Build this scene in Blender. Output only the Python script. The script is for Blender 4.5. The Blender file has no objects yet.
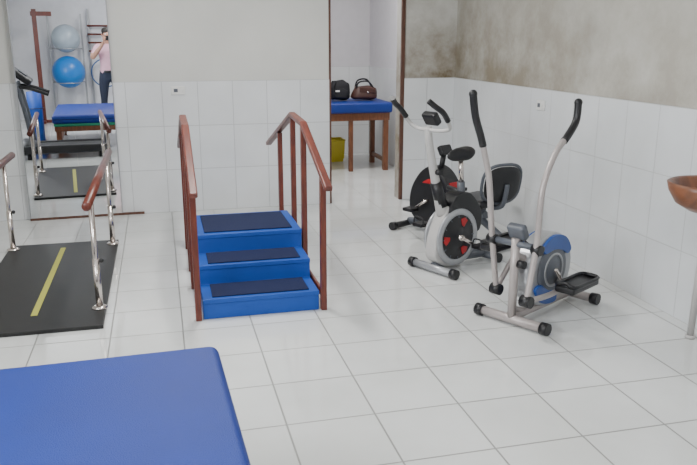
import bpy, bmesh, math
from mathutils import Vector, Matrix
C = bpy.context
scene = C.scene
PI = math.pi

# ------------------------------------------------------------------ materials
MATS = {}
def mat(name, col, rough=0.5, metal=0.0, var=0.06, nscale=12.0, bump=0.0, bscale=80.0, coat=0.0):
    if name in MATS: return MATS[name]
    m = bpy.data.materials.new(name); m.use_nodes = True
    nt = m.node_tree; b = nt.nodes['Principled BSDF']
    b.inputs['Roughness'].default_value = rough
    b.inputs['Metallic'].default_value = metal
    b.inputs['Coat Weight'].default_value = coat
    tc = nt.nodes.new('ShaderNodeTexCoord')
    nz = nt.nodes.new('ShaderNodeTexNoise'); nz.inputs['Scale'].default_value = nscale
    nz.inputs['Detail'].default_value = 4
    nt.links.new(tc.outputs['Object'], nz.inputs['Vector'])
    mx = nt.nodes.new('ShaderNodeMix'); mx.data_type = 'RGBA'
    mx.inputs['A'].default_value = (*[max(0, c*(1-var)) for c in col], 1)
    mx.inputs['B'].default_value = (*[min(1, c*(1+var)) for c in col], 1)
    nt.links.new(nz.outputs['Fac'], mx.inputs['Factor'])
    nt.links.new(mx.outputs['Result'], b.inputs['Base Color'])
    if bump > 0:
        n2 = nt.nodes.new('ShaderNodeTexNoise'); n2.inputs['Scale'].default_value = bscale
        nt.links.new(tc.outputs['Object'], n2.inputs['Vector'])
        bp = nt.nodes.new('ShaderNodeBump'); bp.inputs['Strength'].default_value = bump
        bp.inputs['Distance'].default_value = 0.01
        nt.links.new(n2.outputs['Fac'], bp.inputs['Height'])
        nt.links.new(bp.outputs['Normal'], b.inputs['Normal'])
    MATS[name] = m
    return m

def wood(name, c1, c2, rough=0.35):
    m = bpy.data.materials.new(name); m.use_nodes = True
    nt = m.node_tree; b = nt.nodes['Principled BSDF']; b.inputs['Roughness'].default_value = rough
    tc = nt.nodes.new('ShaderNodeTexCoord'); mp = nt.nodes.new('ShaderNodeMapping')
    mp.inputs['Scale'].default_value = (18, 3, 3)
    nz = nt.nodes.new('ShaderNodeTexNoise'); nz.inputs['Scale'].default_value = 3; nz.inputs['Detail'].default_value = 6
    cr = nt.nodes.new('ShaderNodeValToRGB')
    cr.color_ramp.elements[0].position = 0.35; cr.color_ramp.elements[0].color = (*c1, 1)
    cr.color_ramp.elements[1].position = 0.65; cr.color_ramp.elements[1].color = (*c2, 1)
    nt.links.new(tc.outputs['Object'], mp.inputs['Vector']); nt.links.new(mp.outputs[0], nz.inputs['Vector'])
    nt.links.new(nz.outputs['Fac'], cr.inputs['Fac']); nt.links.new(cr.outputs['Color'], b.inputs['Base Color'])
    return m

def tile_mat(name, plane, w, h, ox, oy, base, grout, rough=0.15, mortar=0.004, var=0.04, ior=1.5):
    m = bpy.data.materials.new(name); m.use_nodes = True
    nt = m.node_tree; b = nt.nodes['Principled BSDF']
    b.inputs['IOR'].default_value = ior
    g = nt.nodes.new('ShaderNodeNewGeometry'); sp = nt.nodes.new('ShaderNodeSeparateXYZ')
    nt.links.new(g.outputs['Position'], sp.inputs[0])
    cb = nt.nodes.new('ShaderNodeCombineXYZ')
    a, c = {'xy': ('X', 'Y'), 'xz': ('X', 'Z'), 'yz': ('Y', 'Z')}[plane]
    def sub(sock, o):
        n = nt.nodes.new('ShaderNodeMath'); n.operation = 'SUBTRACT'; n.inputs[1].default_value = o
        nt.links.new(sock, n.inputs[0]); return n.outputs[0]
    nt.links.new(sub(sp.outputs[a], ox - 40*w), cb.inputs[0]); nt.links.new(sub(sp.outputs[c], oy - 40*h), cb.inputs[1])
    br = nt.nodes.new('ShaderNodeTexBrick'); br.offset = 0; br.squash = 1
    br.inputs['Scale'].default_value = 1; br.inputs['Mortar Size'].default_value = mortar
    br.inputs['Mortar Smooth'].default_value = 0.3
    br.inputs['Brick Width'].default_value = w; br.inputs['Row Height'].default_value = h
    br.inputs['Color1'].default_value = (*[x*(1-var) for x in base], 1)
    br.inputs['Color2'].default_value = (*base, 1)
    br.inputs['Mortar'].default_value = (*grout, 1)
    nt.links.new(cb.outputs[0], br.inputs['Vector'])
    nz = nt.nodes.new('ShaderNodeTexNoise'); nz.inputs['Scale'].default_value = 1.6; nz.inputs['Detail'].default_value = 6
    nt.links.new(g.outputs['Position'], nz.inputs['Vector'])
    cr = nt.nodes.new('ShaderNodeValToRGB')
    cr.color_ramp.elements[0].position = 0.3; cr.color_ramp.elements[0].color = (0.84, 0.84, 0.83, 1)
    cr.color_ramp.elements[1].position = 0.7; cr.color_ramp.elements[1].color = (1, 1, 1, 1)
    nt.links.new(nz.outputs['Fac'], cr.inputs['Fac'])
    mu = nt.nodes.new('ShaderNodeMix'); mu.data_type = 'RGBA'; mu.blend_type = 'MULTIPLY'; mu.inputs['Factor'].default_value = 1
    nt.links.new(br.outputs['Color'], mu.inputs['A']); nt.links.new(cr.outputs['Color'], mu.inputs['B'])
    nt.links.new(mu.outputs['Result'], b.inputs['Base Color'])
    rr = nt.nodes.new('ShaderNodeMath'); rr.operation = 'MULTIPLY_ADD'
    rr.inputs[1].default_value = 0.4; rr.inputs[2].default_value = rough
    nt.links.new(br.outputs['Fac'], rr.inputs[0]); nt.links.new(rr.outputs[0], b.inputs['Roughness'])
    bp = nt.nodes.new('ShaderNodeBump'); bp.invert = True; bp.inputs['Strength'].default_value = 0.4; bp.inputs['Distance'].default_value = 0.003
    nt.links.new(br.outputs['Fac'], bp.inputs['Height']); nt.links.new(bp.outputs['Normal'], b.inputs['Normal'])
    return m

def plaster(name, base, stain, stain_amt, zhi=1.75, y0=4.6, y1=6.8, x0=1.7, x1=2.3, blotch=0.84, ymin=0.12, zmin=0.28):
    m = bpy.data.materials.new(name); m.use_nodes = True
    nt = m.node_tree; b = nt.nodes['Principled BSDF']; b.inputs['Roughness'].default_value = 0.8
    g = nt.nodes.new('ShaderNodeNewGeometry'); sp = nt.nodes.new('ShaderNodeSeparateXYZ')
    nt.links.new(g.outputs['Position'], sp.inputs[0])
    n1 = nt.nodes.new('ShaderNodeTexNoise'); n1.inputs['Scale'].default_value = 1.1; n1.inputs['Detail'].default_value = 8
    nt.links.new(g.outputs['Position'], n1.inputs['Vector'])
    mx = nt.nodes.new('ShaderNodeMix'); mx.data_type = 'RGBA'
    mx.inputs['A'].default_value = (*[c*blotch for c in base], 1); mx.inputs['B'].default_value = (*base, 1)
    c1 = nt.nodes.new('ShaderNodeMapRange'); c1.inputs['From Min'].default_value = 0.35; c1.inputs['From Max'].default_value = 0.62
    nt.links.new(n1.outputs['Fac'], c1.inputs[0]); nt.links.new(c1.outputs[0], mx.inputs['Factor'])
    n2 = nt.nodes.new('ShaderNodeTexNoise'); n2.inputs['Scale'].default_value = 3; n2.inputs['Detail'].default_value = 12
    n2.inputs['Roughness'].default_value = 0.68
    nt.links.new(g.outputs['Position'], n2.inputs['Vector'])
    zr = nt.nodes.new('ShaderNodeMapRange'); zr.inputs['From Min'].default_value = zhi; zr.inputs['From Max'].default_value = 1.18
    zr.inputs['To Min'].default_value = zmin
    nt.links.new(sp.outputs['Z'], zr.inputs[0])
    yr = nt.nodes.new('ShaderNodeMapRange'); yr.inputs['From Min'].default_value = y0; yr.inputs['From Max'].default_value = y1
    yr.inputs['To Min'].default_value = ymin
    nt.links.new(sp.outputs['Y'], yr.inputs[0])
    xr = nt.nodes.new('ShaderNodeMapRange'); xr.inputs['From Min'].default_value = x0; xr.inputs['From Max'].default_value = x1
    nt.links.new(sp.outputs['X'], xr.inputs[0])
    def mul(a, b_):
        n = nt.nodes.new('ShaderNodeMath'); n.operation = 'MULTIPLY'
        nt.links.new(a, n.inputs[0])
        if isinstance(b_, float): n.inputs[1].default_value = b_
        else: nt.links.new(b_, n.inputs[1])
        return n.outputs[0]
    s = mul(mul(zr.outputs[0], yr.outputs[0]), xr.outputs[0])
    nr = nt.nodes.new('ShaderNodeMapRange'); nr.inputs['From Min'].default_value = 0.30; nr.inputs['From Max'].default_value = 0.62
    nr.inputs['To Min'].default_value = 0.25
    nt.links.new(n2.outputs['Fac'], nr.inputs[0])
    s = mul(mul(s, nr.outputs[0]), stain_amt)
    m2 = nt.nodes.new('ShaderNodeMix'); m2.data_type = 'RGBA'; m2.inputs['B'].default_value = (*stain, 1)
    nt.links.new(mx.outputs['Result'], m2.inputs['A']); nt.links.new(s, m2.inputs['Factor'])
    nt.links.new(m2.outputs['Result'], b.inputs['Base Color'])
    bp = nt.nodes.new('ShaderNodeBump'); bp.inputs['Strength'].default_value = 0.15; bp.inputs['Distance'].default_value = 0.01
    nt.links.new(n2.outputs['Fac'], bp.inputs['Height']); nt.links.new(bp.outputs['Normal'], b.inputs['Normal'])
    return m

FLOOR = tile_mat('floor_tiles', 'xy', 0.38, 0.38, 0.43, 2.74, (0.74, 0.755, 0.75), (0.30, 0.30, 0.29), rough=0.07, mortar=0.0045, ior=1.65)
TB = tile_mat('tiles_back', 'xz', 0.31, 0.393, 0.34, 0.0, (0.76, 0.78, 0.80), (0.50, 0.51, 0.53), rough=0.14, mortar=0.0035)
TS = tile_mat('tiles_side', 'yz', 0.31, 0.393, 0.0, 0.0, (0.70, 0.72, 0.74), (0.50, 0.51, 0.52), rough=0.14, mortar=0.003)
PLAST = plaster('plaster', (0.64, 0.64, 0.61), (0.16, 0.12, 0.065), 1.0, blotch=0.9, zhi=2.0, zmin=0.35)
PLAST_R = plaster('plaster_damp', (0.54, 0.53, 0.49), (0.19, 0.155, 0.10), 1.0, zhi=2.1, y0=2.6, y1=6.6, blotch=0.80, ymin=0.40, zmin=0.40)
CEIL = mat('ceiling_paint', (0.75, 0.75, 0.73), 0.9)
HALLP = mat('hall_paint', (0.60, 0.59, 0.62), 0.8)
RED_WOOD = wood('red_wood', (0.09, 0.018, 0.012), (0.15, 0.032, 0.018))
BROWN_WOOD = wood('brown_wood', (0.12, 0.045, 0.022), (0.20, 0.075, 0.035))
DARK_WOOD = wood('dark_wood', (0.07, 0.03, 0.02), (0.12, 0.05, 0.03), 0.5)
BLUE_VINYL = mat('blue_vinyl', (0.001, 0.024, 0.22), 0.5, var=0.15, nscale=5, bump=0.3, bscale=260)
BLUE_PAINT = mat('blue_paint', (0.0005, 0.058, 0.34), 0.55, var=0.12)
NAVY = mat('navy_carpet', (0.0015, 0.008, 0.05), 0.95, var=0.2, nscale=60, bump=0.5, bscale=300)
BLACK = mat('black_plastic', (0.008, 0.008, 0.010), 0.4)
BLACKR = mat('black_rubber', (0.014, 0.014, 0.016), 0.6, var=0.2, nscale=30, bump=0.3, bscale=120)
WHITEP = mat('white_enamel', (0.46, 0.45, 0.44), 0.35, var=0.12)
PINKY = mat('pearl_enamel', (0.40, 0.36, 0.35), 0.35, metal=0.25, var=0.12)
GREYP = mat('grey_plastic', (0.09, 0.10, 0.12), 0.4)
SILVER = mat('silver_paint', (0.38, 0.39, 0.41), 0.3, metal=0.4)
CHROME = mat('steel', (0.68, 0.62, 0.58), 0.2, metal=1.0, var=0.03)
REDP = mat('red_plastic', (0.42, 0.008, 0.012), 0.35)
BLUEP = mat('blue_plastic', (0.015, 0.07, 0.30), 0.3)
YEL = mat('yellow_tape', (0.42, 0.42, 0.07), 0.6)
YELP = mat('yellow_plastic', (0.65, 0.55, 0.03), 0.4)
GREEN = mat('green_foam', (0.01, 0.22, 0.12), 0.7)
MATBLK = mat('black_mat', (0.010, 0.010, 0.010), 0.45, var=0.3, nscale=6)
SKIN = mat('skin', (0.46, 0.25, 0.17), 0.5)
PINK = mat('pink_shirt', (0.58, 0.34, 0.42), 0.8, bump=0.2)
JEANS = mat('jeans', (0.016, 0.022, 0.045), 0.85, bump=0.3)
HAIR = mat('dark_hair', (0.015, 0.012, 0.01), 0.6)
LEATHER = mat('brown_leather', (0.055, 0.02, 0.014), 0.5)
FABRIC = mat('black_fabric', (0.008, 0.008, 0.011), 0.85, bump=0.3)
BALLG = mat('silver_ball_vinyl', (0.34, 0.40, 0.46), 0.35)
BALLB = mat('blue_ball_vinyl', (0.01, 0.17, 0.55), 0.35)
OUTLET = mat('outlet_plastic', (0.7, 0.7, 0.68), 0.35)

m = bpy.data.materials.new('mirror_glass'); m.use_nodes = True
b = m.node_tree.nodes['Principled BSDF']; b.inputs['Metallic'].default_value = 1; b.inputs['Roughness'].default_value = 0.0
nn = m.node_tree.nodes.new('ShaderNodeTexNoise'); nn.inputs['Scale'].default_value = 3
mm = m.node_tree.nodes.new('ShaderNodeMix'); mm.data_type = 'RGBA'
mm.inputs['A'].default_value = (0.80, 0.82, 0.84, 1); mm.inputs['B'].default_value = (0.84, 0.86, 0.88, 1)
m.node_tree.links.new(nn.outputs['Fac'], mm.inputs['Factor']); m.node_tree.links.new(mm.outputs['Result'], b.inputs['Base Color'])
MIRROR = m
m = bpy.data.materials.new('added_glow_tube'); m.use_nodes = True  # glowing tubes of the added ceiling lights
b = m.node_tree.nodes['Principled BSDF']; b.inputs['Emission Color'].default_value = (1, 0.98, 0.94, 1); b.inputs['Emission Strength'].default_value = 3
ADDED_GLOW = m

# ------------------------------------------------------------------ geometry helpers
def empty(name, loc=(0, 0, 0), rz=0.0):
    e = bpy.data.objects.new(name, None); e.location = loc; e.rotation_euler = (0, 0, rz)
    e.empty_display_size = 0.1
    scene.collection.objects.link(e); return e

def mk(name, me, material, parent=None, smooth=False):
    o = bpy.data.objects.new(name, me); scene.collection.objects.link(o)
    if material is not None: me.materials.append(material)
    if smooth:
        for p in me.polygons: p.use_smooth = True
    if parent: o.parent = parent
    return o

def box(name, c, s, material, parent=None, bevel=0.0, rot=None, seg=3):
    bm = bmesh.new(); bmesh.ops.create_cube(bm, size=1)
    bmesh.ops.scale(bm, vec=s, verts=bm.verts)
    if bevel > 0:
        bmesh.ops.bevel(bm, geom=bm.edges[:], offset=bevel, segments=seg, profile=0.5, affect='EDGES')
    me = bpy.data.meshes.new(name); 
    if rot: bmesh.ops.rotate(bm, cent=(0, 0, 0), matrix=rot, verts=bm.verts)
    bmesh.ops.translate(bm, vec=c, verts=bm.verts)
    bm.to_mesh(me); bm.free()
    return mk(name, me, material, parent, smooth=False)

def span(name, lo, hi, material, parent=None, bevel=0.0):
    c = [(a+b_)/2 for a, b_ in zip(lo, hi)]; s = [b_-a for a, b_ in zip(lo, hi)]
    return box(name, c, s, material, parent, bevel)

def catmull(pts, n=6, closed=False):
    P = [Vector(p) for p in pts]; out = []
    N = len(P)
    rng = N if closed else N-1
    for i in range(rng):
        if closed: p0, p1, p2, p3 = P[(i-1) % N], P[i], P[(i+1) % N], P[(i+2) % N]
        else: p0, p1, p2, p3 = P[max(i-1, 0)], P[i], P[i+1], P[min(i+2, N-1)]
        for k in range(n):
            t = k/n
            out.append(0.5*((2*p1)+(-p0+p2)*t+(2*p0-5*p1+4*p2-p3)*t*t+(-p0+3*p1-3*p2+p3)*t**3))
    if not closed: out.append(P[-1])
    return out

def tube(name, pts, r, material, parent=None, smooth=0, seg=14, closed=False, squash=None):
    rad = r if isinstance(r, (list, tuple)) else None
    if smooth:
        if rad:
            R = [Vector((x, 0, 0)) for x in rad]; rad = [v.x for v in catmull(R, smooth, closed)]
        pts = catmull(pts, smooth, closed)
    P = [Vector(p) for p in pts]; n = len(P)
    if not rad: rad = [r]*n
    bm = bmesh.new(); rings = []
    def tan(i):
        if closed: return (P[(i+1) % n]-P[(i-1) % n]).normalized()
        if i == 0: return (P[1]-P[0]).normalized()
        if i == n-1: return (P[-1]-P[-2]).normalized()
        return ((P[i+1]-P[i]).normalized()+(P[i]-P[i-1]).normalized()).normalized()
    t0 = tan(0); up = Vector((0, 0, 1)) if abs(t0.z) < 0.9 else Vector((1, 0, 0))
    nrm = (up - t0*up.dot(t0)).normalized()
    for i in range(n):
        t = tan(i); nrm = (nrm - t*nrm.dot(t)).normalized(); bi = t.cross(nrm)
        ring = []
        for k in range(seg):
            a = 2*PI*k/seg
            sx, sy = (1, 1) if not squash else squash
            ring.append(bm.verts.new(P[i]+nrm*math.cos(a)*rad[i]*sx+bi*math.sin(a)*rad[i]*sy))
        rings.append(ring)
    m_ = n if closed else n-1
    for i in range(m_):
        A, B = rings[i], rings[(i+1) % n]
        for k in range(seg):
            f = bm.faces.new((A[k], A[(k+1) % seg], B[(k+1) % seg], B[k])); f.smooth = True
    if not closed:
        bm.faces.new(list(reversed(rings[0]))); bm.faces.new(rings[-1])
    bmesh.ops.recalc_face_normals(bm, faces=bm.faces)
    me = bpy.data.meshes.new(name); bm.to_mesh(me); bm.free()
    return mk(name, me, material, parent)

def lathe(name, prof, c, material, parent=None, axis='Z', seg=40, sharp=False):
    bm = bmesh.new(); rings = []
    for (r, h) in prof:
        ring = []
        if r < 1e-5:
            ring = [bm.verts.new((0, 0, h))]
        else:
            for k in range(seg):
                a = 2*PI*k/seg; ring.append(bm.verts.new((r*math.cos(a), r*math.sin(a), h)))
        rings.append(ring)
    for A, B in zip(rings[:-1], rings[1:]):
        for k in range(seg):
            k2 = (k+1) % seg
            if len(A) == 1 and len(B) == 1: continue
            if len(A) == 1: f = bm.faces.new((A[0], B[k], B[k2]))
            elif len(B) == 1: f = bm.faces.new((A[k], A[k2], B[0]))
            else: f = bm.faces.new((A[k], A[k2], B[k2], B[k]))
            f.smooth = not sharp
    bmesh.ops.recalc_face_normals(bm, faces=bm.faces)
    if axis == 'Y': bmesh.ops.rotate(bm, cent=(0, 0, 0), matrix=Matrix.Rotation(PI/2, 3, 'X'), verts=bm.verts)
    if axis == 'X': bmesh.ops.rotate(bm, cent=(0, 0, 0), matrix=Matrix.Rotation(PI/2, 3, 'Y'), verts=bm.verts)
    bmesh.ops.translate(bm, vec=c, verts=bm.verts)
    me = bpy.data.meshes.new(name); bm.to_mesh(me); bm.free()
    return mk(name, me, material, parent)

def ball(name, c, s, material, parent=None, rot=None, fn=None):
    bm = bmesh.new(); bmesh.ops.create_uvsphere(bm, u_segments=28, v_segments=18, radius=1)
    if fn:
        for v in bm.verts: v.co = Vector(fn(v.co))
    bmesh.ops.scale(bm, vec=s if not isinstance(s, (int, float)) else (s, s, s), verts=bm.verts)
    if rot: bmesh.ops.rotate(bm, cent=(0, 0, 0), matrix=rot, verts=bm.verts)
    bmesh.ops.translate(bm, vec=c, verts=bm.verts)
    me = bpy.data.meshes.new(name); bm.to_mesh(me); bm.free()
    return mk(name, me, material, parent, smooth=True)

def plate(name, outline, y0, y1, material, parent=None, bevel=0.01):
    bm = bmesh.new()
    A = [bm.verts.new((x, y0, z)) for x, z in outline]; B = [bm.verts.new((x, y1, z)) for x, z in outline]
    bm.faces.new(A); bm.faces.new(list(reversed(B))); n = len(A)
    for i in range(n): bm.faces.new((A[i], B[i], B[(i+1) % n], A[(i+1) % n]))
    bmesh.ops.recalc_face_normals(bm, faces=bm.faces)
    if bevel > 0:
        ed = [e for e in bm.edges if abs(e.verts[0].co.y-e.verts[1].co.y) < 1e-6]
        bmesh.ops.bevel(bm, geom=ed, offset=bevel, segments=3, profile=0.5, affect='EDGES')
    me = bpy.data.meshes.new(name); bm.to_mesh(me); bm.free()
    return mk(name, me, material, parent)

def smooth_outline(pts, n=6):
    return [(v.x, v.z) for v in catmull([(x, 0, z) for x, z in pts], n, True)]

def area(name, loc, rot, sx, sy, power, col=(1, 1, 1), parent=None):
    l = bpy.data.lights.new(name, 'AREA'); l.shape = 'RECTANGLE'; l.size = sx; l.size_y = sy
    l.energy = power; l.color = col
    o = bpy.data.objects.new(name, l); o.location = loc; o.rotation_euler = rot
    scene.collection.objects.link(o)
    if parent: o.parent = parent
    return o

# ------------------------------------------------------------------ room shell
XL, XR, YB, YF, ZC = -1.9, 2.8, 6.85, -2.3, 2.9
TH = 1.18
floor = span('floor', (XL-0.15, YF-0.15, -0.1), (XR+0.15, 10.05, 0), FLOOR)
ceiling = span('ceiling', (XL-0.15, YF-0.15, ZC), (XR+0.15, 10.05, ZC+0.1), CEIL)
DX0, DX1, DH = 1.557, 2.25, 2.15
def wall_mesh(name, parts, material):
    bm = bmesh.new()
    for lo, hi in parts:
        r = bmesh.ops.create_cube(bm, size=1)
        bmesh.ops.scale(bm, vec=[h-l for l, h in zip(lo, hi)], verts=r['verts'])
        bmesh.ops.translate(bm, vec=[(h+l)/2 for l, h in zip(lo, hi)], verts=r['verts'])
    me = bpy.data.meshes.new(name); bm.to_mesh(me); bm.free()
    return mk(name, me, material)
wb = wall_mesh('wall_back', [((XL, YB, 0), (DX0, YB+0.15, ZC)), ((DX1, YB, 0), (XR, YB+0.15, ZC)), ((DX0, YB, DH), (DX1, YB+0.15, ZC))], PLAST)
span('dado_tiles_a', (XL, YB-0.012, 0), (DX0-0.012, YB, TH), TB, wb)
span('dado_tiles_b', (DX1+0.03, YB-0.012, 0), (XR-0.012, YB, TH), TB, wb)
wr = wall_mesh('wall_right', [((XR, YF, 0), (XR+0.15, YB+0.15, ZC))], PLAST_R)
span('dado_tiles', (XR-0.012, YF, 0), (XR, YB, TH), TS, wr)
wrh = wall_mesh('wall_hall_right', [((XR, YB+0.15, 0), (XR+0.15, 9.9, ZC))], HALLP)
span('dado_tiles_hall', (XR-0.012, YB+0.15, 0), (XR, 9.9, TH), TS, wrh)
wl = wall_mesh('wall_left', [((XL-0.15, YF, 0), (XL, 0.4, ZC)), ((XL-0.15, 3.0, 0), (XL, 9.9, ZC)),
                             ((XL-0.15, 0.4, 0), (XL, 3.0, 1.25)), ((XL-0.15, 0.4, 2.45), (XL, 3.0, ZC))], PLAST)
wf = wall_mesh('wall_front', [((XL-0.15, YF-0.15, 0), (XR+0.15, YF, ZC))], mat('front_paint', (0.72, 0.72, 0.76), 0.8))
wh = wall_mesh('wall_hall', [((XL-0.15, 9.9, 0), (XR+0.15, 10.05, ZC))], HALLP)
span('dado_tiles', (XL, 9.888, 0), (XR-0.012, 9.9, TH), TB, wh)
whl = wall_mesh('wall_hall_side', [((0.75, YB+0.15, 0), (0.9, 9.9, ZC))], HALLP)
added_win = empty('added_window_1', (XL-0.07, 1.7, 1.85))  # unseen framed opening added on the left to let light in
for i, (lo, hi) in enumerate([((-0.03, -1.3, -0.6), (0.03, 1.3, -0.55)), ((-0.03, -1.3, 0.55), (0.03, 1.3, 0.6)),
                              ((-0.03, -1.3, -0.55), (0.03, -1.25, 0.55)), ((-0.03, 1.25, -0.55), (0.03, 1.3, 0.55)),
                              ((-0.025, -0.025, -0.55), (0.025, 0.025, 0.55))]):
    span('frame_%d' % i, lo, hi, SILVER, added_win)
dr = empty('door_1', (0, 0, 0))
span('jamb_right', (DX1-0.004, YB-0.016, 0), (DX1+0.03, YB+0.02, DH), DARK_WOOD, dr, 0.003)
span('jamb_left', (DX0-0.012, YB-0.016, 0), (DX0+0.006, YB+0.16, DH), DARK_WOOD, dr, 0.002)
span('head', (DX0-0.012, YB-0.016, DH-0.004), (DX1+0.03, YB+0.02, DH+0.04), DARK_WOOD, dr, 0.003)
span('dark_strip_1', (-0.38, YB-0.03, 0), (-0.19, YB-0.012, 0.02), DARK_WOOD)  # thin dark strip at the wall foot, right of the mirror

def outlet(loc, rz):
    e = empty('wall_outlet', loc, rz)
    box('plate', (0, 0, 0), (0.12, 0.01, 0.075), OUTLET, e, 0.004)
    box('socket', (-0.02, -0.006, 0), (0.035, 0.006, 0.03), GREYP, e, 0.002)
    box('switch', (0.03, -0.007, 0), (0.02, 0.008, 0.03), OUTLET, e, 0.002)
outlet((0.17, YB-0.018, 1.10), 0)
outlet((XR-0.018, 5.10, 1.06), -PI/2)

# ------------------------------------------------------------------ added, unseen ceiling lights
def added_light(loc, power, rz=0.0):  # unseen ceiling unit with area light, added to brighten the room
    e = empty('added_ceiling_light', loc, rz)
    box('housing', (0, 0, -0.03), (0.3, 1.25, 0.06), WHITEP, e, 0.01)
    for dx in (-0.07, 0.07):
        tube('tube', [(dx, -0.58, -0.08), (dx, 0.58, -0.08)], 0.014, ADDED_GLOW, e)
    area('light', (0, 0, -0.11), (0, 0, 0), 0.28, 1.2, power, (1, 0.98, 0.945), e)
added_light((0.4, 4.6, ZC), 75)
added_light((0.4, 0.2, ZC), 70)
added_light((1.85, 7.75, ZC), 55, PI/2)  # added hall light, out of view
area('added_side_light', (XL+0.03, 1.7, 1.85), (0, -PI/2, 0), 1.1, 2.4, 130, (0.95, 0.98, 1.0))  # area light added at the unseen left opening to brighten the room

w = bpy.data.worlds.new('World'); scene.world = w; w.use_nodes = True
nt = w.node_tree; bg = nt.nodes['Background']
sky = nt.nodes.new('ShaderNodeTexSky'); sky.sky_type = 'HOSEK_WILKIE'
nt.links.new(sky.outputs[0], bg.inputs[0]); bg.inputs[1].default_value = 0.8

# ------------------------------------------------------------------ mirror
mr = empty('wall_mirror', (-0.765, 6.808, 0), math.radians(3.1))
MW = 0.385
box('glass', (0, 0, 1.03), (2*MW-0.01, 0.012, 2.02), MIRROR, mr)
box('edge_right', (MW, 0.0, 1.03), (0.006, 0.018, 2.04), SILVER, mr)
box('edge_left', (-MW, 0.0, 1.03), (0.006, 0.018, 2.04), SILVER, mr)
box('edge_bottom', (0, 0.0, 0.01), (2*MW+0.01, 0.024, 0.02), DARK_WOOD, mr)
box('edge_top', (0, 0.0, 2.045), (2*MW+0.01, 0.018, 0.01), SILVER, mr)

# ------------------------------------------------------------------ parallel bars
pb = empty('parallel_bars', (-0.765, 4.95, 0))
box('base_mat', (0, 0, 0.011), (0.78, 1.85, 0.022), MATBLK, pb, 0.004)
box('yellow_line', (0.0, 0.04, 0.0235), (0.035, 1.45, 0.002), YEL, pb)
for sx in (-0.355, 0.355):
    tube('handrail', [(sx, -0.87, 0.68), (sx, 1.15, 0.68)], 0.026, RED_WOOD, pb)
    for y in (-0.87, 1.15): ball('rail_end', (sx, y, 0.68), (0.026, 0.014, 0.026), RED_WOOD, pb)
    for y in (-0.64, 0.80):
        tube('post', [(sx, y, 0.022), (sx, y, 0.66)], 0.016, CHROME, pb)
        tube('sleeve', [(sx, y, 0.022), (sx, y, 0.32)], 0.020, CHROME, pb)
        lathe('flange', [(0, 0.022), (0.045, 0.022), (0.045, 0.03), (0.025, 0.04), (0, 0.04)], (sx, y, 0), CHROME, pb)
        ball('knob', (sx+0.03, y, 0.31), 0.014, BLACK, pb)

# ------------------------------------------------------------------ therapy stairs
st = empty('therapy_staircase', (0.505, 4.025, 0))
W = 0.335
outl = [(0, 0), (0, 0.12), (0.265, 0.12), (0.265, 0.24), (0.53, 0.24), (0.53, 0.36), (1.08, 0.36), (2.1, 0.02), (2.1, 0)]
bm = bmesh.new()
A = [bm.verts.new((-W, y, z)) for y, z in outl]; B = [bm.verts.new((W, y, z)) for y, z in outl]
bm.faces.new(A); bm.faces.new(list(reversed(B)))
for i in range(len(A)): bm.faces.new((A[i], B[i], B[(i+1) % len(A)], A[(i+1) % len(A)]))
bmesh.ops.recalc_face_normals(bm, faces=bm.faces)
bmesh.ops.bevel(bm, geom=bm.edges[:], offset=0.004, segments=2, profile=0.5, affect='EDGES')
me = bpy.data.meshes.new('steps'); bm.to_mesh(me); bm.free(); mk('steps', me, BLUE_PAINT, st)
for i, (y, z, d) in enumerate([(0.135, 0.12, 0.225), (0.40, 0.24, 0.225), (0.80, 0.36, 0.46)]):
    box('tread_pad_%d' % (i+1), (0, y, z+0.004), (0.56, d, 0.008), NAVY, st, 0.002)
    ys = [0, 0.265, 0.53][i]
    box('nosing_%d' % (i+1), (0, ys-0.004, z-0.012), (2*W, 0.012, 0.026), BLUE_PAINT, st, 0.003)
rail = [(-0.15, 0.755), (0.56, 1.03), (0.96, 1.05), (2.12, 0.70)]
for sx in (-0.362, 0.362):
    for k in range(3):
        (y0, z0), (y1, z1) = rail[k], rail[k+1]
        L = math.hypot(y1-y0, z1-z0); ang = math.atan2(z1-z0, y1-y0)
        box('handrail_%d' % k, (sx, (y0+y1)/2, (z0+z1)/2), (0.046, L+0.02, 0.032), RED_WOOD, st, 0.008, Matrix.Rotation(ang, 3, 'X'))
    for y, zt in [(0.0, 0.79), (0.57, 1.01), (0.95, 1.03), (1.52, 0.86)]:
        box('baluster', (sx, y, zt/2), (0.034, 0.042, zt), RED_WOOD, st, 0.004)
    box('side_brace', (sx-math.copysign(0.008, sx), 1.0, 0.10), (0.016, 1.9, 0.05), RED_WOOD, st, 0.003)

# ------------------------------------------------------------------ foreground treatment bed
bd = empty('treatment_bed', (-0.395, 1.495, 0), math.radians(1.8))
def cushion(name, c, s, material, parent, r=0.04):
    bm = bmesh.new(); bmesh.ops.create_cube(bm, size=1)
    bmesh.ops.scale(bm, vec=s, verts=bm.verts)
    ve = [e for e in bm.edges if abs(e.verts[0].co.z-e.verts[1].co.z) > 1e-4]
    bmesh.ops.bevel(bm, geom=ve, offset=r*1.2, segments=5, profile=0.5, affect='EDGES')
    ed = [e for e in bm.edges if abs(e.verts[0].co.z-e.verts[1].co.z) < 1e-4]
    bmesh.ops.bevel(bm, geom=ed, offset=r, segments=5, profile=0.5, affect='EDGES')
    bmesh.ops.translate(bm, vec=c, verts=bm.verts)
    me = bpy.data.meshes.new(name); bm.to_mesh(me); bm.free()
    return mk(name, me, material, parent, smooth=True)
cushion('mattress', (0, 0, 0.44), (1.15, 1.95, 0.12), BLUE_VINYL, bd, 0.03)
box('piping', (0, 0, 0.44), (1.156, 1.956, 0.008), NAVY, bd, 0.003)
cushion('under_mat', (0, 0, 0.36), (1.12, 1.92, 0.04), GREEN, bd, 0.012)
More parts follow.
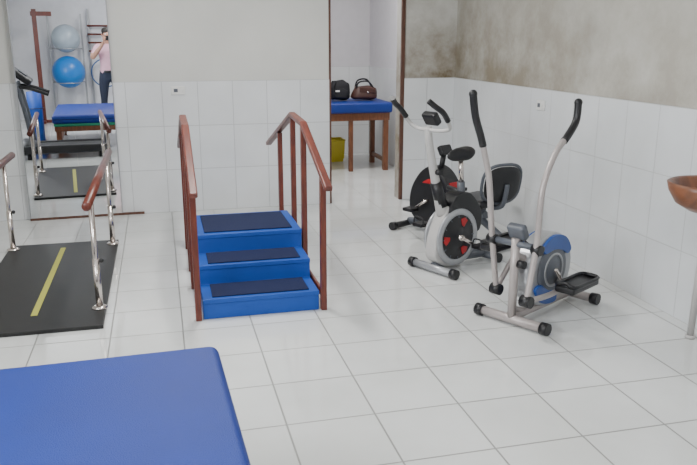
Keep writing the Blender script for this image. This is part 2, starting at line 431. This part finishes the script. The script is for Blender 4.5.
box('frame', (0, 0, 0.305), (1.10, 1.90, 0.07), BROWN_WOOD, bd, 0.006)
for x in (-0.5, 0.5):
    for y in (-0.9, 0.9): box('leg', (x, y, 0.135), (0.07, 0.07, 0.27), BROWN_WOOD, bd, 0.005)
    box('stretcher', (x, 0, 0.1), (0.04, 1.75, 0.05), BROWN_WOOD, bd, 0.004)

# ------------------------------------------------------------------ treadmill
tm = empty('treadmill', (-0.85, 2.9, 0))
box('deck', (0.0, 0, 0.11), (1.02, 0.52, 0.09), GREYP, tm, 0.02)
box('belt', (0.0, 0, 0.158), (1.0, 0.40, 0.012), BLACKR, tm, 0.005)
for s in (-1, 1): box('side_rail', (0, s*0.26, 0.13), (1.04, 0.09, 0.10), BLACK, tm, 0.02)
tube('rear_roller', [(0.5, -0.22, 0.11), (0.5, 0.22, 0.11)], 0.045, BLACK, tm)
ball('motor_hood', (-0.48, 0, 0.14), (0.17, 0.29, 0.11), BLACK, tm)
for x in (-0.45, 0.45):
    for s in (-1, 1): tube('foot', [(x, s*0.24, 0.0), (x, s*0.24, 0.09)], 0.025, BLACK, tm)
for s in (-1, 1):
    tube('upright', [(-0.38, s*0.29, 0.12), (-0.44, s*0.28, 0.6), (-0.52, s*0.26, 1.0)], 0.028, GREYP, tm, 5)
    tube('hand_grip', [(-0.5, s*0.26, 0.94), (-0.36, s*0.27, 0.92), (-0.14, s*0.28, 0.84)], 0.022, BLACK, tm, 5)
box('console', (-0.46, 0, 1.07), (0.08, 0.56, 0.30), BLACK, tm, 0.03, Matrix.Rotation(-0.9, 3, 'Y'))
box('display', (-0.435, 0, 1.11), (0.02, 0.26, 0.12), GREYP, tm, 0.005, Matrix.Rotation(-0.9, 3, 'Y'))

rm = empty('rolled_exercise_mat', (-1.25, 1.13, 0))
sp_ = [((0.03+0.0145*(t/8))*math.cos(t*0.5*PI/2)*1.0, (0.03+0.0145*(t/8))*math.sin(t*0.5*PI/2)) for t in range(0, 48)]
bm = bmesh.new(); prev = None
for x, y in sp_:
    a_ = bm.verts.new((x, y, 0)); b_ = bm.verts.new((x, y, 0.75))
    if prev: bm.faces.new((prev[0], a_, b_, prev[1]))
    prev = (a_, b_)
me = bpy.data.meshes.new('roll'); bm.to_mesh(me); bm.free(); o = mk('roll', me, BLUE_PAINT, rm, True)
sm = o.modifiers.new('thick', 'SOLIDIFY'); sm.thickness = 0.012
tube('strap', [(0.122*math.cos(a), 0.122*math.sin(a), 0.5) for a in [k*PI/12 for k in range(24)]], 0.006, BLACK, rm, closed=True)

# ------------------------------------------------------------------ upright exercise bike
bk = empty('upright_exercise_bike', (1.74, 4.53, 0), math.radians(25.5))
def stabilizer(e, x, hw, m_, z=0.035, r=0.026):
    tube('stabilizer', [(x, -hw, z), (x, hw, z)], r, m_, e)
    for s in (-1, 1):
        tube('end_cap', [(x, s*(hw-0.03), z), (x, s*(hw+0.015), z)], r+0.008, BLACK, e)
stabilizer(bk, 0.0, 0.20, SILVER); stabilizer(bk, 0.53, 0.13, GREYP)
tube('base_beam', [(0, 0, 0.045), (0.26, 0, 0.06), (0.53, 0, 0.045)], 0.028, GREYP, bk, 4)
hous = smooth_outline([(-0.02, 0.10), (0.10, 0.035), (0.25, 0.04), (0.37, 0.14), (0.40, 0.28), (0.36, 0.42), (0.27, 0.50), (0.17, 0.50), (0.07, 0.43), (0.0, 0.30), (-0.03, 0.20)])
plate('housing', hous, -0.05, 0.05, WHITEP, bk, 0.015)
plate('housing_core', smooth_outline([(0.08, 0.40), (0.20, 0.36), (0.38, 0.24), (0.42, 0.34), (0.38, 0.44), (0.28, 0.53), (0.15, 0.52)]), -0.06, 0.06, BLACK, bk, 0.01)
for s in (-1, 1):
    sg = -s
    lathe('wheel_cover', [(0, sg*-0.01), (0.17, sg*-0.01), (0.17, 0.0), (0.15, sg*-0.0), (0.07, sg*0.004), (0.06, sg*0.02), (0, sg*0.022)], (0.17, s*0.064, 0.235), BLACK, bk, 'Y')
    lathe('wheel_ring', [(0.155, -0.01), (0.155, 0.010), (0.165, 0.012), (0.195, 0.008), (0.20, 0.0), (0.195, -0.01), (0.155, -0.01)], (0.17, s*0.058, 0.235), SILVER, bk, 'Y')
for k in range(3):
    a0 = k*2*PI/3+0.9
    o_ = [(0.17+r_*math.cos(a), 0.235+r_*math.sin(a)) for r_, a in [(0.085, a0), (0.138, a0-0.02), (0.143, a0+0.26), (0.125, a0+0.48), (0.085, a0+0.26)]]
    for s in (-1, 1): plate('red_blade', o_, *sorted((s*0.060, s*0.0705)), REDP, bk, 0.001)
for k in range(12):
    a = k*PI/6
    for s in (-1, 1): box('vent_rib', (0.17+0.145*math.cos(a), s*0.066, 0.235+0.145*math.sin(a)), (0.02, 0.008, 0.006), GREYP, bk, 0.001, Matrix.Rotation(-a, 3, 'Y'))
for s, a in ((-1, -0.5), (1, PI-0.5)):
    cx, cz = 0.17+0.14*math.cos(a), 0.235+0.14*math.sin(a)
    tube('crank', [(0.17, s*0.10, 0.235), (cx, s*0.11, cz)], 0.012, CHROME, bk)
    tube('crank_hub', [(0.17, s*0.05, 0.235), (0.17, s*0.11, 0.235)], 0.02, CHROME, bk)
    box('pedal', (cx, s*0.165, cz), (0.10, 0.09, 0.025), BLACK, bk, 0.006)
    tube('pedal_strap', [(cx-0.03, s*0.12, cz), (cx-0.03, s*0.13, cz+0.05), (cx-0.03, s*0.20, cz+0.05), (cx-0.03, s*0.21, cz)], 0.005, BLACKR, bk, 4)
tube('neck', [(0.08, 0, 0.40), (0.01, 0, 0.60), (-0.06, 0, 0.85), (-0.085, 0, 1.0)], [0.045, 0.032, 0.026, 0.024], WHITEP, bk, 5)
tube('neck_sleeve', [(0.065, 0, 0.46), (0.0, 0, 0.63)], [0.045, 0.036], BLACK, bk)
tube('tension_knob', [(-0.015, -0.02, 0.70), (-0.015, -0.06, 0.70)], 0.02, BLACK, bk)
box('console', (-0.055, 0, 1.05), (0.05, 0.12, 0.09), BLACK, bk, 0.015, Matrix.Rotation(-0.6, 3, 'Y'))
box('console_lcd', (-0.03, 0, 1.063), (0.006, 0.08, 0.04), GREYP, bk, 0.002, Matrix.Rotation(-0.6, 3, 'Y'))
for s in (-1, 1):
    tube('handlebar', [(-0.085, 0, 0.98), (-0.075, s*0.09, 0.98), (-0.065, s*0.17, 1.0), (-0.13, s*0.19, 1.08), (-0.17, s*0.19, 1.12)], 0.013, WHITEP, bk, 6)
    tube('bar_grip', [(-0.10, s*0.186, 1.05), (-0.15, s*0.19, 1.105), (-0.21, s*0.18, 1.145), (-0.25, s*0.16, 1.18)], 0.018, BLACK, bk, 6)
tube('seat_tube', [(0.27, 0, 0.40), (0.25, 0, 0.60)], 0.027, GREYP, bk)
tube('seat_post', [(0.255, 0, 0.58), (0.24, 0, 0.77)], 0.018, CHROME, bk)
def sad(v):
    x, y, z = v
    wid = 0.35+0.65/(1+math.exp(-6*(x-0.0)))
    return (x, y*wid, z*0.9-0.25*x*x*0.3+(0.9 if x > 0.3 else 0)*(x-0.3))
ball('saddle', (0.225, 0, 0.79), (0.115, 0.10, 0.05), BLACK, bk, fn=sad)

# ------------------------------------------------------------------ recumbent bike
rb = empty('recumbent_exercise_bike', (2.0, 5.80, 0), math.atan2(-0.882, 0.471))
stabilizer(rb, 0.0, 0.20, BLACK); stabilizer(rb, 1.0, 0.17, BLACK)
tube('main_beam', [(0, 0, 0.05), (0.3, 0, 0.10), (0.6, 0, 0.16), (0.8, 0, 0.24)], 0.03, GREYP, rb, 4)
tube('rear_leg', [(0.72, 0, 0.21), (0.9, 0, 0.12), (1.0, 0, 0.05)], 0.028, GREYP, rb, 4)
plate('housing', smooth_outline([(0.08, 0.16), (0.2, 0.08), (0.38, 0.10), (0.5, 0.2), (0.5, 0.36), (0.42, 0.50), (0.3, 0.56), (0.18, 0.5), (0.08, 0.34)]), -0.085, 0.085, BLACK, rb, 0.02)
for s in (-1, 1):
    plate('red_stripe', smooth_outline([(0.22, 0.42), (0.3, 0.46), (0.38, 0.43), (0.40, 0.40), (0.3, 0.42)]), *sorted((s*0.083, s*0.09)), REDP, rb, 0.001)
    a = 0.6 if s > 0 else 0.6+PI
    cx, cz = 0.28+0.14*math.cos(a), 0.28+0.14*math.sin(a)
    tube('crank', [(0.28, s*0.08, 0.28), (0.28, s*0.115, 0.28), (cx, s*0.12, cz)], 0.012, CHROME, rb)
    box('pedal', (cx, s*0.165, cz), (0.10, 0.09, 0.028), BLACK, rb, 0.006)
box('red_badge', (0.475, 0, 0.42), (0.012, 0.10, 0.05), REDP, rb, 0.003, Matrix.Rotation(-0.5, 3, 'Y'))
tube('column', [(0.33, 0, 0.5), (0.36, 0, 0.66)], 0.022, BLACK, rb)
box('console', (0.37, 0, 0.69), (0.05, 0.13, 0.08), BLACK, rb, 0.015, Matrix.Rotation(-0.5, 3, 'Y'))
tube('seat_stem', [(0.76, 0, 0.22), (0.76, 0, 0.32)], 0.03, GREYP, rb)
cushion('seat_pad', (0.73, 0, 0.345), (0.32, 0.36, 0.06), BLACK, rb, 0.028)
tube('back_frame', [(0.85, 0, 0.30), (0.94, 0, 0.33), (0.97, 0, 0.42), (0.98, 0, 0.50)], 0.018, GREYP, rb, 5)
BR = Matrix.Rotation(-0.35, 3, 'Z') @ Matrix.Rotation(0.18, 3, 'Y')
BC = Vector((0.945, 0, 0.495))
ball('back_pad', BC, (0.028, 0.155, 0.140), BLACK, rb, BR, fn=lambda v: (v[0]+0.6*v[1]*v[1]*-1, math.copysign(abs(v[1])**0.7, v[1]), math.copysign(abs(v[2])**0.7, v[2])))
def rr_(a): 
    c_, s_ = math.cos(a), math.sin(a)
    return BC + BR @ Vector((-0.012-0.018*c_*c_, 0.168*math.copysign(abs(c_)**0.7, c_), 0.152*math.copysign(abs(s_)**0.7, s_)))
tube('back_rim', [rr_(k*PI/16) for k in range(32)], 0.012, GREYP, rb, closed=True)
for z_ in (-0.06, 0.0, 0.06):
    tube('back_slot', [BC + BR @ Vector((-0.034, y_, z_)) for y_ in (-0.09, 0, 0.09)], 0.006, GREYP, rb)
for s in (-1, 1):
    tube('side_handle', [(0.78, 0, 0.30), (0.78, s*0.16, 0.295), (0.78, s*0.235, 0.33), (0.74, s*0.25, 0.42), (0.66, s*0.25, 0.45)], 0.012, WHITEP, rb, 6)
    tube('side_grip', [(0.75, s*0.25, 0.41), (0.70, s*0.25, 0.45), (0.62, s*0.25, 0.46)], 0.018, BLACK, rb, 6)

# ------------------------------------------------------------------ elliptical trainer
el = empty('elliptical_trainer', (1.83, 3.53, 0), math.radians(30))
stabilizer(el, 0.0, 0.22, PINKY); stabilizer(el, 0.64, 0.17, PINKY)
tube('base_beam', [(0, 0, 0.045), (0.3, 0, 0.045), (0.64, 0, 0.045)], 0.026, PINKY, el)
tube('front_post', [(0.0, 0, 0.045), (0.0, 0, 0.30), (0.0, 0, 0.50)], 0.024, PINKY, el)
tube('post_brace', [(0.01, 0, 0.40), (0.10, 0, 0.36), (0.2, 0, 0.30)], 0.022, PINKY, el, 4)
tube('post_brace_low', [(0.005, 0, 0.10), (0.07, 0, 0.07), (0.14, 0, 0.05)], 0.018, PINKY, el, 4)
tube('pivot_shaft', [(0.0, -0.17, 0.47), (0.0, 0.17, 0.47)], 0.018, GREYP, el)
box('console', (0.015, 0, 0.535), (0.05, 0.11, 0.09), GREYP, el, 0.015, Matrix.Rotation(-0.5, 3, 'Y'))
box('console_lcd', (0.038, 0, 0.548), (0.006, 0.07, 0.04), BLACK, el, 0.002, Matrix.Rotation(-0.5, 3, 'Y'))
tube('resistance_knob', [(0.0, -0.025, 0.36), (0.0, -0.065, 0.36)], 0.022, BLACK, el)
tube('cable', [(0.02, -0.02, 0.50), (0.09, -0.05, 0.44), (0.14, -0.06, 0.38)], 0.006, BLACK, el, 4)
HC = (0.30, 0.27)
ho = smooth_outline([(HC[0]+0.225*math.cos(a)*(1.0 if math.cos(a) > 0 else 1.1), HC[1]+0.215*math.sin(a)) for a in [k*PI/6 for k in range(12)]], 4)
plate('wheel_housing', ho, -0.055, 0.055, SILVER, el, 0.02)
for s in (-1, 1):
    sg = -s
    lathe('wheel_face', [(0, sg*-0.01), (0.15, sg*-0.01), (0.15, 0.0), (0.13, sg*0.008), (0.06, sg*0.010), (0.05, sg*0.02), (0, sg*0.02)], (HC[0], s*0.06, HC[1]), GREYP, el, 'Y')
    lathe('wheel_trim', [(0.085, 0.0), (0.085, sg*0.012), (0.10, sg*0.012), (0.10, 0.0)], (HC[0], s*0.06, HC[1]), SILVER, el, 'Y')
    pts = [(0.205, 0.5), (0.21, 1.0), (0.205, 1.6), (0.20, 2.2), (0.15, 2.3), (0.12, 1.6), (0.13, 0.9), (0.16, 0.45)]
    plate('blue_panel', smooth_outline([(HC[0]+r_*math.cos(a), HC[1]+r_*math.sin(a)) for r_, a in pts], 4), *sorted((s*0.05, s*0.072)), BLUEP, el, 0.004)
    pts = [(0.20, 3.6), (0.205, 4.2), (0.20, 4.9), (0.14, 5.0), (0.12, 4.3), (0.14, 3.6)]
    plate('blue_panel_low', smooth_outline([(HC[0]+r_*math.cos(a), HC[1]+r_*math.sin(a)) for r_, a in pts], 4), *sorted((s*0.05, s*0.072)), BLUEP, el, 0.004)
near = [(0.284, 1.22), (0.275, 1.125), (0.20, 1.05), (0.085, 0.965), (-0.015, 0.79), (-0.035, 0.5), (-0.10, 0.2)]
far = [(-0.238, 1.275), (-0.21, 1.16), (-0.15, 1.04), (-0.10, 0.92), (-0.06, 0.80), (-0.01, 0.5), (0.06, 0.16)]
for lane, s, L_ in (('near', -1, near), ('far', 1, far)):
    P = [(k, s*0.15, z) for k, z in L_]
    tube('swing_arm', P[2:], 0.0165, PINKY, el, 6)
    Q = catmull(P, 6)
    tube('arm_grip', Q[:15], 0.020, BLACK, el)
    ball('grip_end', P[0], 0.022, BLACK, el)
    xo = 0.0 if s > 0 else -0.03
    tube('pivot_boss', [(xo, s*0.125, 0.47), (xo, s*0.178, 0.47)], 0.028, BLACK, el)
    a = -0.9 if s < 0 else PI-0.9
    cx, cz = HC[0]+0.12*math.cos(a), HC[1]+0.12*math.sin(a)
    tube('crank', [(HC[0], s*0.05, HC[1]), (HC[0], s*0.085, HC[1]), (cx, s*0.09, cz)], 0.013, CHROME, el)
    bx, bz = L_[-1]
    tube('pedal_link', [(bx, s*0.15, bz), ((bx+cx)/2, s*0.145, (bz+cz)/2-0.01), (cx, s*0.125, cz), (cx+0.10, s*0.15, cz+0.01)], 0.016, PINKY, el, 5)
    tube('crank_pin', [(cx, s*0.085, cz), (cx, s*0.15, cz)], 0.016, BLACK, el)
    tube('lower_joint', [(bx, s*0.12, bz), (bx, s*0.18, bz)], 0.032, BLACK, el)
    px_ = cx-0.045
    cushion('foot_pad', (px_, s*0.205, cz+0.03), (0.29, 0.12, 0.04), BLACK, el, 0.013)
    tube('foot_pad_rim', [(px_+0.13, s*0.15, cz+0.055), (px_+0.135, s*0.205, cz+0.06), (px_+0.13, s*0.26, cz+0.055), (px_, s*0.265, cz+0.052), (px_-0.13, s*0.26, cz+0.055), (px_-0.135, s*0.205, cz+0.07), (px_-0.13, s*0.15, cz+0.055), (px_, s*0.145, cz+0.052)], 0.011, BLACK, el, 3, closed=True)

# ------------------------------------------------------------------ wooden basin on stand at right wall
bs = empty('wooden_basin_stand', (2.57, 2.98, 0))
lathe('basin', [(0, 0.735), (0.10, 0.735), (0.16, 0.77), (0.195, 0.83), (0.205, 0.87), (0.195, 0.875), (0.18, 0.865), (0.15, 0.80), (0.09, 0.765), (0, 0.76)], (0, 0, 0), BROWN_WOOD, bs, seg=48)
for x, y in ((0.10, 0.14), (0.10, -0.14)):
    tube('leg', [(x, y, 0), (x*0.9, y*0.8, 0.77)], 0.018, WHITEP, bs)
    tube('leg_foot', [(x, y, 0), (x, y, 0.02)], 0.026, WHITEP, bs)
tube('cross_bar', [(0.092, 0.12, 0.72), (0.092, -0.12, 0.72)], 0.015, WHITEP, bs)
tube('leg_inner', [(-0.01, -0.02, 0.72), (0.09, -0.02, 0.72)], 0.015, WHITEP, bs)

# ------------------------------------------------------------------ hall bed & bags
hb = empty('massage_table', (2.0, 8.80, 0))
cushion('cushion', (0, 0, 0.755), (1.36, 0.72, 0.12), BLUE_VINYL, hb, 0.025)
box('apron', (0, 0, 0.65), (1.30, 0.66, 0.09), BROWN_WOOD, hb, 0.005)
for x in (-0.61, 0.61):
    for y in (-0.29, 0.29): box('leg', (x, y, 0.305), (0.06, 0.06, 0.61), BROWN_WOOD, hb, 0.004)
for x in (-0.61, 0.61): box('stretcher', (x, 0, 0.12), (0.03, 0.52, 0.05), BROWN_WOOD, hb, 0.004)
box('mid_leg', (0.18, -0.29, 0.305), (0.05, 0.05, 0.61), BROWN_WOOD, hb, 0.004)
def bagf(v):
    x, y, z = v
    sx_ = math.copysign(abs(x)**0.55, x); sz_ = math.copysign(abs(z)**0.5, z)
    return (sx_*(1.0-0.14*sz_)+0.06*math.sin(5*z), y*(1.0-0.25*sz_)+0.05*math.sin(6*x), sz_*(1+0.06*math.sin(7*x)))
bag = empty('black_backpack', (2.115, 8.80, 0.8185))
ball('body', (0, 0, 0.125), (0.125, 0.09, 0.118), FABRIC, bag, fn=bagf)
ball('pocket', (0.0, -0.085, 0.085), (0.085, 0.03, 0.06), FABRIC, bag, fn=bagf)
box('zip_tag', (-0.05, -0.113, 0.12), (0.05, 0.006, 0.02), OUTLET, bag, 0.002)
tube('strap', [(-0.06, -0.04, 0.235), (-0.11, -0.10, 0.17), (-0.09, -0.11, 0.06)], 0.014, FABRIC, bag, 5, squash=(0.5, 1.4))
hbg = empty('brown_handbag', (2.42, 8.78, 0.8185))
ball('body', (0, 0, 0.09), (0.155, 0.085, 0.083), LEATHER, hbg, fn=bagf)
box('flap', (0.02, -0.07, 0.125), (0.20, 0.03, 0.07), LEATHER, hbg, 0.012, Matrix.Rotation(0.08, 3, 'Y'))
ball('clasp', (0.02, -0.088, 0.10), 0.012, CHROME, hbg)
for y, dz in ((-0.03, 0.0), (0.03, 0.02)): tube('handle', [(-0.11, y, 0.14), (-0.08, y-0.01, 0.215+dz), (0.03, y-0.02, 0.225+dz), (0.11, y, 0.14)], 0.010, FABRIC, hbg, 6)
yb = empty('yellow_bin', (2.16, 9.35, 0))
bm = bmesh.new()
r = bmesh.ops.create_cone(bm, cap_ends=True, cap_tris=False, segments=4, radius1=0.15, radius2=0.18, depth=0.28)
bmesh.ops.rotate(bm, cent=(0, 0, 0), matrix=Matrix.Rotation(PI/4, 3, 'Z'), verts=bm.verts)
bmesh.ops.translate(bm, vec=(0, 0, 0.14), verts=bm.verts)
top = [f for f in bm.faces if f.normal.z > 0.9]
r = bmesh.ops.inset_region(bm, faces=top, thickness=0.012)
bmesh.ops.translate(bm, vec=(0, 0, -0.24), verts=top[0].verts)
me = bpy.data.meshes.new('tub'); bm.to_mesh(me); bm.free(); mk('tub', me, YELP, yb)
tube('rim', [(0.128, 0.128, 0.28), (-0.128, 0.128, 0.28), (-0.128, -0.128, 0.28), (0.128, -0.128, 0.28)], 0.009, YELP, yb, closed=True)

# ------------------------------------------------------------------ gear behind the photographer (seen in mirror)
rk = empty('exercise_ball_rack', (-0.71, -1.80, 0))
for x in (-0.3, 0.3): box('rack_post', (x, -0.30, 1.0), (0.035, 0.035, 2.0), SILVER, rk, 0.004)
for x in (-0.3, 0.3): box('rack_foot', (x, -0.1, 0.02), (0.05, 0.6, 0.04), SILVER, rk, 0.004)
for z, r_ in ((0.72, 0.22), (1.35, 0.19)):
    tube('ball_ring', [(r_*math.cos(a), r_*math.sin(a), z) for a in [k*PI/14 for k in range(28)]], 0.010, SILVER, rk, closed=True)
    for x in (-1, 1): tube('ring_arm', [(x*0.3, -0.29, z), (x*r_*0.75, -r_*0.66, z)], 0.010, SILVER, rk)
ball('blue_ball', (0, 0, 0.72+0.20), 0.30, BALLB, rk)
ball('silver_ball', (0, 0, 1.35+0.19), 0.26, BALLG, rk)

ps = empty('wooden_pulley_post', (-1.22, -1.55, 0))
box('post', (0, 0, 1.03), (0.08, 0.07, 2.06), RED_WOOD, ps, 0.005)
box('arm', (0.12, 0, 1.98), (0.36, 0.05, 0.08), RED_WOOD, ps, 0.005)
box('foot_a', (0, 0, 0.025), (0.30, 0.07, 0.05), RED_WOOD, ps, 0.005)
box('foot_b', (0, 0, 0.026), (0.07, 0.5, 0.052), RED_WOOD, ps, 0.005)
wbr = empty('wall_bar_rack', (0.25, YF, 0))
for x in (-0.52, 0.45): box('upright', (x, 0.05, 1.05), (0.03, 0.08, 2.1), SILVER, wbr, 0.004)
for k, z in enumerate((1.30, 1.46, 1.62, 1.78)): tube('rung_%d' % k, [(-0.55, 0.10, z), (0.5, 0.10, z)], 0.018, RED_WOOD, wbr)
HW = mat('hoop_white', (0.7, 0.7, 0.72), 0.4); HB = mat('hoop_blue', (0.05, 0.12, 0.3), 0.4)
for k, (cx, cz, r_, mm_) in enumerate(((-0.02, 0.88, 0.27, HB), (0.30, 0.86, 0.28, HW))):
    h = empty('hula_hoop', (cx, YF+0.18+0.06*k, cz))
    tube('ring', [(r_*math.cos(a), 0, r_*math.sin(a)) for a in [j*PI/24 for j in range(48)]], 0.013, mm_, h, closed=True)
    tube('hook_cord', [(0, 0, r_), (0, -0.06, 1.28-cz)], 0.004, BLACK, h)

# ------------------------------------------------------------------ photographer (seen in the mirror)
hd = math.radians(-3.0)
fx, fy = -math.sin(hd), math.cos(hd)
BO = 0.415
ph = empty('photographer', (-BO*fx-0.01, -BO*fy, 0), hd)
def skin(name, V, E, R, sub=2):
    me = bpy.data.meshes.new(name); me.from_pydata(V, E, []); 
    o = bpy.data.objects.new(name, me); scene.collection.objects.link(o)
    md = o.modifiers.new('skin', 'SKIN'); md.use_smooth_shade = True
    for i, r_ in enumerate(R):
        sv = me.skin_vertices[0].data[i]; sv.radius = r_ if isinstance(r_, tuple) else (r_, r_)
        sv.use_root = (i == 0)
    s2 = o.modifiers.new('sub', 'SUBSURF'); s2.levels = sub; s2.render_levels = sub
    C.view_layer.update()
    dg = C.evaluated_depsgraph_get()
    nm = bpy.data.meshes.new_from_object(o.evaluated_get(dg))
    bpy.data.objects.remove(o)
    return nm
V = [(0, 0, 0.95), (0, 0, 1.08), (0, 0, 1.25), (0, -0.01, 1.38), (0, 0, 1.455), (0, 0.015, 1.52), (0, 0.02, 1.60), (0, 0.01, 1.665)]
E = [(0, 1), (1, 2), (2, 3), (3, 4), (4, 5), (5, 6), (6, 7)]
R = [(0.16, 0.115), (0.15, 0.11), (0.175, 0.12), (0.13, 0.09), 0.056, (0.066, 0.075), (0.076, 0.098), (0.068, 0.085)]
for s in (-1, 1):
    i = len(V)
    V += [(s*0.175, -0.01, 1.395), (s*0.24, 0.05, 1.30), (s*0.28, 0.11, 1.21), (s*0.21, 0.19, 1.31), (s*0.115, 0.29, 1.44), (s*0.098, 0.325, 1.49)]
    R += [0.068, 0.056, 0.044, 0.042, 0.028, (0.03, 0.022)]
    E += [(3, i), (i, i+1), (i+1, i+2), (i+2, i+3), (i+3, i+4), (i+4, i+5)]
    i = len(V)
    V += [(s*0.10, 0, 0.85), (s*0.12, 0.015, 0.66), (s*0.13, 0.02, 0.48), (s*0.14, 0.0, 0.30), (s*0.14, -0.02, 0.10), (s*0.15, 0.04, 0.05), (s*0.165, 0.15, 0.04)]
    R += [0.105, 0.085, 0.062, 0.058, 0.045, 0.045, (0.045, 0.032)]
    E += [(0, i)] + [(i+k, i+k+1) for k in range(6)]
me = skin('body', V, E, R)
body = bpy.data.objects.new('body', me); scene.collection.objects.link(body); body.parent = ph
me.materials.clear()
for m_ in (SKIN, PINK, JEANS, BLACK): me.materials.append(m_)
for p in me.polygons:
    x, y, z = p.center; p.use_smooth = True
    if z < 0.09: p.material_index = 3
    elif z < 0.97 : p.material_index = 2
    elif z > 1.45 or (y > 0.13 and abs(x) > 0.08) or (abs(x) > 0.265 and z < 1.3): p.material_index = 0
    else: p.material_index = 1
lathe('belt', [(0.165, 0.955), (0.17, 0.96), (0.17, 0.99), (0.165, 0.995)], (0, 0, 0), BLACK, ph).scale = (1, 0.72, 1)
ball('hair', (0, -0.012, 1.665), (0.088, 0.102, 0.075), HAIR, ph)
ball('nose', (0, 0.125, 1.60), (0.013, 0.02, 0.022), SKIN, ph)
box('mouth', (0, 0.108, 1.555), (0.045, 0.01, 0.01), mat('lips', (0.35, 0.12, 0.10), 0.5), ph, 0.003)
for s in (-1, 1):
    ball('ear', (s*0.083, 0.01, 1.60), (0.012, 0.02, 0.032), SKIN, ph)
    ball('eye', (s*0.032, 0.105, 1.618), 0.013, mat('eye_white', (0.8, 0.8, 0.8), 0.2), ph)
    ball('iris', (s*0.032, 0.1155, 1.618), (0.006, 0.004, 0.006), HAIR, ph)
    box('brow', (s*0.033, 0.112, 1.642), (0.035, 0.01, 0.006), HAIR, ph, 0.002)
    ball('palm', (s*0.093, 0.345, 1.525), (0.018, 0.028, 0.044), SKIN, ph)
    for k, (zz, ln) in enumerate(((1.568, 0.95), (1.552, 1.05), (1.536, 1.0), (1.520, 0.8))):
        tube('finger_%d' % (k+1), [(s*0.098, 0.352, zz), (s*0.104, 0.378, zz+0.002), (s*0.092, 0.395, zz+0.002), (s*(0.098-0.036*ln), 0.3935, zz)], [0.0095, 0.009, 0.008, 0.0065], SKIN, ph, 4)
    tube('thumb', [(s*0.092, 0.335, 1.505), (s*0.088, 0.352, 1.50), (s*0.062, 0.368, 1.518), (s*0.05, 0.371, 1.53)], [0.012, 0.011, 0.009, 0.007], SKIN, ph, 4)
box('smartphone', (0, 0.381, 1.547), (0.165, 0.009, 0.080), BLACK, ph, 0.004)
lathe('phone_lens', [(0, 0.002), (0.006, 0.002), (0.007, 0)], (0.05, 0.388, 1.565), CHROME, ph, 'Y')

# ------------------------------------------------------------------ camera
cd = bpy.data.cameras.new('Camera'); cd.sensor_width = 36; cd.lens = 740/697*36; cd.clip_start = 0.02
cam = bpy.data.objects.new('Camera', cd); scene.collection.objects.link(cam)
cam.location = (0, 0, 1.55)
cam.rotation_euler = (math.radians(90-14.73), 0, math.radians(-14.2))
scene.camera = cam
